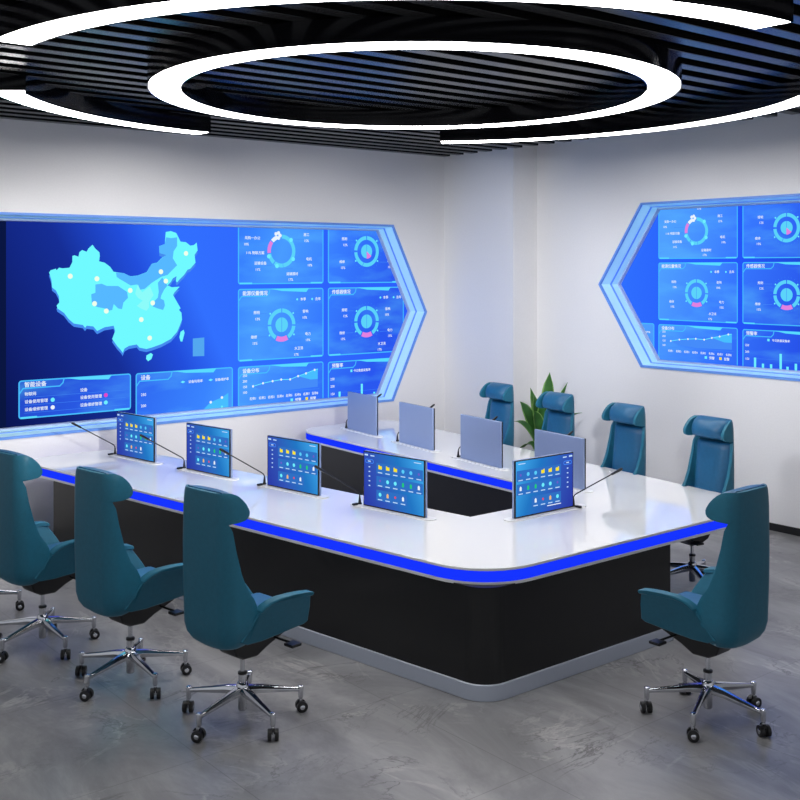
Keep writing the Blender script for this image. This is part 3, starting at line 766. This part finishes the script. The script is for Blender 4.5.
def side_prism(pts, u0, u1, flare=0.0):
    """outline in (v, z) extruded across the chair from u0 to u1, opening outwards towards the front"""
    bm = bmesh.new(); sg = 1 if u0+u1 > 0 else -1; L = lambda v, z: sg*0.62*(z-0.52)*max(0.0, min(1.0, (v+0.13)/0.24))
    a = [bm.verts.new((p[0], u0+L(p[0], p[1])+sg*flare*(p[0]+0.2), p[1])) for p in pts]; b = [bm.verts.new((p[0], u1+L(p[0], p[1])+sg*flare*(p[0]+0.2), p[1])) for p in pts]
    n = len(pts); bm.faces.new(a); bm.faces.new(b[::-1])
    for k in range(n): bm.faces.new((a[k], b[k], b[(k+1) % n], a[(k+1) % n]))
    bmesh.ops.recalc_face_normals(bm, faces=bm.faces); return bm
def make_chair():
    t = thing('office_chair', 'chair', 'chair', (0, 0, 0))
    obj('back_shell', shell_bm(), M['leather'], t, smooth=True, solid=0.026, soff=-1, bevel=0.006)
    obj('back_cushion', cushion_bm([(.575,.11,-.25,-.185),(.59,.175,-.255,-.150),(.65,.184,-.26,-.140),(.80,.181,-.262,-.155),(.95,.178,-.264,-.175),(1.07,.175,-.264,-.190),(1.11,.170,-.264,-.197),(1.128,.16,-.263,-.215)]), M['leather_in'], t, smooth=True)
    obj('headrest', cushion_bm([(1.152,.15,-.262,-.20),(1.158,.176,-.262,-.165),(1.176,.190,-.262,-.120),(1.215,.191,-.262,-.110),(1.25,.189,-.262,-.120),(1.285,.184,-.26,-.145),(1.305,.168,-.26,-.190),(1.315,.15,-.26,-.215)]), M['leather_in'], t, smooth=True)
    arm = [(-.18,.515),(-.13,.492),(-.03,.485),(.12,.490),(.272,.508),(.292,.525),(.25,.63),(.212,.705),(.199,.724),(.15,.732),(.08,.733),(.02,.722),(-.03,.700),(-.055,.678),(-.07,.652),(-.10,.60)]
    pad = [(-.070,.658),(-.050,.686),(-.022,.709),(.02,.729),(.08,.741),(.15,.742),(.207,.733),(.219,.723),(.217,.706),(.197,.708),(.15,.716),(.08,.717),(.02,.706),(-.02,.688),(-.045,.664),(-.06,.648)]
    for sg in (-1, 1):
        a = obj('armrest', side_prism(arm, sg*0.172, sg*0.208, 0.02), M['leather'], t, bevel=0.010, seg=3, angle=40)
        obj('arm_pad', side_prism(pad, sg*0.154, sg*0.218, 0.02), M['leather'], a, bevel=0.008, seg=3, angle=30)
    bm = bmesh.new(); add_box(bm, -.21, .245, -.184, .184, .488, .53)
    obj('seat_shell', bm, M['leather'], t, bevel=0.02, seg=3)
    bm = bmesh.new(); add_box(bm, -.23, .272, -.186, .186, .531, .615)
    obj('seat_cushion', bm, M['leather_in'], t, bevel=0.03, seg=4)
    # black tilt mechanism, wedge shaped
    bm = bmesh.new()
    prof = [(-.13,.495,.09),(-.125,.44,.09),(-.10,.385,.075),(-.04,.352,.06),(.06,.346,.06),(.13,.39,.07),(.27,.452,.085),(.275,.495,.085)]
    a = [bm.verts.new((v, w, z)) for v, z, w in prof]; b = [bm.verts.new((v, -w, z)) for v, z, w in prof]
    n = len(prof); bm.faces.new(a); bm.faces.new(b[::-1])
    for k in range(n): bm.faces.new((a[k], b[k], b[(k+1) % n], a[(k+1) % n]))
    bmesh.ops.recalc_face_normals(bm, faces=bm.faces)
    mech = obj('tilt_mechanism', bm, M['plastic'], t, bevel=0.012, seg=3)
    for sg in (-1, 1):
        bm = bmesh.new(); add_tube(bm, [(.16,sg*.06,.435),(.17,sg*.14,.43),(.18,sg*.19,.425)], .007, 8)
        add_box(bm, .145, .215, min(sg*.18, sg*.25), max(sg*.18, sg*.25), .412, .428)
        obj('tilt_lever', bm, M['plastic'], mech, bevel=0.004)
    bm = bmesh.new(); add_lathe(bm, [(.013,.267),(.013,.36)], 16); add_lathe(bm, [(.021,.203),(.0225,.210),(.0225,.252)], 20)
    gl = obj('gas_lift', bm, M['chrome'], t, smooth=True)
    bm = bmesh.new(); add_lathe(bm, [(.022,.251),(.026,.254),(.026,.265),(.018,.269)], 20)
    obj('collar', bm, M['plastic'], gl, smooth=True)
    bm = bmesh.new(); add_lathe(bm, [(.019,.052),(.024,.058),(.025,.138),(.035,.140),(.035,.193),(.029,.206),(.024,.210)], 28)
    obj('base_hub', bm, M['chrome'], t, smooth=True)
    leg0 = cas0 = None
    for k in range(5):
        if leg0 is None:
            bm = bmesh.new(); st = [(.026,.028,.140,.188),(.10,.024,.137,.180),(.19,.019,.128,.162),(.285,.015,.119,.145),(.328,.013,.114,.136)]
            rows = []
            for x, w, z0, z1 in st:
                rows.append([bm.verts.new(p) for p in ((x,-w*.6,z0),(x,w*.6,z0),(x,w,z0+(z1-z0)*.55),(x,w*.55,z1),(x,-w*.55,z1),(x,-w,z0+(z1-z0)*.55))])
            for a, b in zip(rows, rows[1:]):
                for q in range(6): bm.faces.new((a[q], b[q], b[(q+1) % 6], a[(q+1) % 6]))
            bm.faces.new(rows[0]); bm.faces.new(rows[-1][::-1])
            add_lathe(bm, [(.012,.075),(.014,.082),(.0165,.142),(.012,.147)], 14, .331, 0)
            bmesh.ops.recalc_face_normals(bm, faces=bm.faces)
            leg0 = o = obj('base_leg', bm, M['chrome'], t, bevel=0.004, seg=2)
            bm = bmesh.new()
            for sg in (-1, 1):
                c = sg*0.019; add_tube(bm, [(0,c-.011,.031),(0,c-.009,.031),(0,c+.009,.031),(0,c+.011,.031)], [.026,.031,.031,.026], 20, 0)
                add_tube(bm, [(0,sg*.0302,.031),(0,sg*.032,.031)], [.014,.012], 12, 1)
            add_tube(bm, [(0,-.012,.031),(0,.012,.031)], .009, 8, 1)
            add_tube(bm, [(0,0,.031),(-.004,0,.06),(-.004,0,.09)], [.010,.011,.009], 10, 1)
            pts = [(.018,.05),(.012,.064),(-.004,.072),(-.02,.068),(-.032,.052)]   # hood over the wheels
            add_prism_v = [bm.verts.new((p[0], -.007, p[1])) for p in pts]; w2 = [bm.verts.new((p[0], .007, p[1])) for p in pts]
            bm.faces.new(add_prism_v).material_index = 0; bm.faces.new(w2[::-1]).material_index = 0
            for q in range(5): bm.faces.new((add_prism_v[q], w2[q], w2[(q+1) % 5], add_prism_v[(q+1) % 5]))
            cas0 = obj('caster', bm, [M['plastic'], M['chrome']], o, smooth=True)
            cas0.location = (.335, 0, 0)
        else:
            o = leg0.copy(); C.objects.link(o); o.parent = t
            c = cas0.copy(); C.objects.link(c); c.parent = o
            c.rotation_euler = (0, 0, rad((40, -75, 110, -30, 0)[k]))
    
    return t
ch0 = make_chair()
chairs = [  # x, y, heading of the seat, world angle of the star base, label
 (3.07, 5.178, 8.5, 52, 'teal high-back chair in front of the black desk panel, nearest of the left row'),
 (2.825, 6.08, 8.5, 54, 'teal high-back chair second in the left row, between the nearest and the cut-off one'),
 (2.640, 7.020, 9.0, 58, 'teal high-back chair at the left edge, its back cut by the frame'),
 (2.470, 7.965, 9.0, 54, 'teal chair cut off at the far left edge, only casters of its base showing'),
 (5.095, 3.570, 92, 58, 'teal high-back chair alone at the right front, seen from behind'),
 (7.06, 5.09, 173.4, 20, 'teal chair front view, rightmost of the far row beside the right desk arm'),
 (7.185, 6.04, 173.4, 20, 'teal chair front view second from right in the far row'),
 (7.355, 7.00, 173.4, 20, 'teal chair front view directly before the green plant'),
 (7.51, 7.95, 173.4, 20, 'teal chair front view at the far end before the pillar'),
]
kids0 = [c for c in children(ch0) if c.name.startswith('base_leg')]
for i, (x, y, hd, star, lab) in enumerate(chairs):
    o = ch0 if i == 0 else copy_tree(ch0)
    o.location = (x, y, 0); o.rotation_euler = (0, 0, rad(hd))
    for k, l in enumerate([c for c in children(o) if c.name.startswith('base_leg')]):
        l.rotation_euler = (0, 0, rad(star-hd+72*k))
    tag(o, lab, group='teal high-back office chairs')

# ------------------------------------------------------------------ potted plant by the pillar
pl = thing('potted_plant', 'green broad-leaved plant standing in the corner behind the far chairs', 'plant', (8.62, 8.12, 0))
bm = bmesh.new(); add_lathe(bm, [(.13,0),(.15,.02),(.19,.40),(.20,.42),(.185,.42),(.175,.39)], 32)
obj('pot', bm, M['pot'], pl, smooth=True)
bm = bmesh.new(); add_lathe(bm, [(.173,.385),(.16,.40)], 24); obj('soil', bm, M['soil'], pl)
LR = Vector((0.777, -0.629, 0)); LD = Vector((0.629, 0.777, 0))
def leaf(tip, h, depth, w, droop=0.0, twist=0.0, base_h=0.40):
    """a lance-shaped leaf from the pot to a tip, with a folded midrib"""
    bm = bmesh.new(); n = 12; rows = []
    p0 = LR*tip*0.08+LD*depth*0.08+Vector((0, 0, base_h)); p2 = LR*tip+LD*depth+Vector((0, 0, h))
    p1 = LR*tip*0.35+LD*depth*0.35+Vector((0, 0, base_h+(h-base_h)*(0.62+droop)+droop*0.35))
    side = (LR*math.cos(twist)+LD*math.sin(twist))
    for k in range(n+1):
        s = k/n; p = p0*(1-s)**2+p1*2*s*(1-s)+p2*s*s
        d = ((p1-p0)*(1-s)+(p2-p1)*s).normalized()
        sd = (side-d*side.dot(d)).normalized(); nn = d.cross(sd)
        ww = w*(math.sin(PI*min(1, s*0.86+0.10))**0.8)*(1 if s < 1 else 0.02)
        if s > 0.8: ww *= 1-((s-0.8)/0.2)**2*0.97
        rows.append([bm.verts.new(p+sd*ww*q+nn*abs(q)*ww*0.28) for q in (-1, -0.8, 0, 0.8, 1)])
    for a, b in zip(rows, rows[1:]):
        for q in range(4):
            bm.faces.new((a[q], a[q+1], b[q+1], b[q])).material_index = 1 if q in (0, 3) else 0
    return obj('leaf', bm, [M['leaf'], M['leaf_pale']], pl, smooth=True, solid=0.003, soff=0)
for a in ((.05,1.36,.03,.085,.0,.1),(-.13,1.12,-.02,.07,.0,.3),(.25,1.25,.05,.042,0,.5),(-.285,1.05,-.05,.075,.08,.4),(-.25,.99,.12,.065,.1,.2),
          (-.36,.84,-.1,.045,.25,.6),(-.31,.55,-.14,.055,.42,.8),(.40,.92,.0,.045,.2,.6),(.20,1.05,.10,.06,.05,.3),(-.06,1.08,-.12,.075,.0,0),(.08,1.0,.12,.06,.0,.5),
          (.28,.74,-.1,.05,.3,.6),(-.15,1.18,.14,.06,0,.4),(-.14,.96,-.16,.065,.1,.2)):
    leaf(*a)

# ------------------------------------------------------------------ added ambient fill, let in where the unseen walls are left out
w = bpy.data.worlds.new('World'); bpy.context.scene.world = w; w.use_nodes = True
w.node_tree.nodes['Background'].inputs['Color'].default_value = (0.90, 0.94, 1.0, 1)
w.node_tree.nodes['Background'].inputs['Strength'].default_value = 0.5

# added fill spots, unseen and without fixtures, to brighten the two walls
def spot(name, loc, aim, power, cone, blend, size, col=(1, 0.98, 0.95)):
    l = bpy.data.lights.new(name, 'SPOT'); l.energy = power; l.color = col
    l.spot_size = rad(cone); l.spot_blend = blend; l.shadow_soft_size = size
    o = bpy.data.objects.new(name, l); C.objects.link(o); o.location = loc
    o.rotation_euler = (Vector(aim)-Vector(loc)).to_track_quat('-Z', 'Y').to_euler()
    return o
for ax, pw in ((2.4, 1100), (4.6, 1100), (6.7, 800)):
    spot('added_wall_fill', (3.2, 0.6, 3.5), (ax, 10.0, 1.75), pw, 26, 0.75, 0.2, (1, 0.99, 0.975))
for ay, pw in ((4.8, 470), (6.9, 400), (9.2, 850)):
    spot('added_wall_fill', (0.5, 4.0, 3.5), (9.2, ay, 1.85), pw, 26, 0.75, 0.2, (0.94, 0.96, 1.0))

# ------------------------------------------------------------------ camera
cd = bpy.data.cameras.new('camera'); cam = bpy.data.objects.new('camera', cd); C.objects.link(cam)
cam.location = (0, 0, 2.5); cam.rotation_euler = (PI/2, 0, rad(-39.0))
cd.sensor_width = 36; cd.lens = 1075/800*36; cd.shift_y = -(400-268)/800
cd.clip_start = 0.05
sc = bpy.context.scene; sc.camera = cam
sc.view_settings.view_transform = 'Standard'; sc.view_settings.look = 'None'
sc.view_settings.exposure = 0.0; sc.view_settings.gamma = 1.0
sc.view_settings.use_curve_mapping = False
sc.cycles.use_denoising = True
sc.cycles.max_bounces = 8; sc.cycles.diffuse_bounces = 4; sc.cycles.glossy_bounces = 4
sc.cycles.sample_clamp_indirect = 8
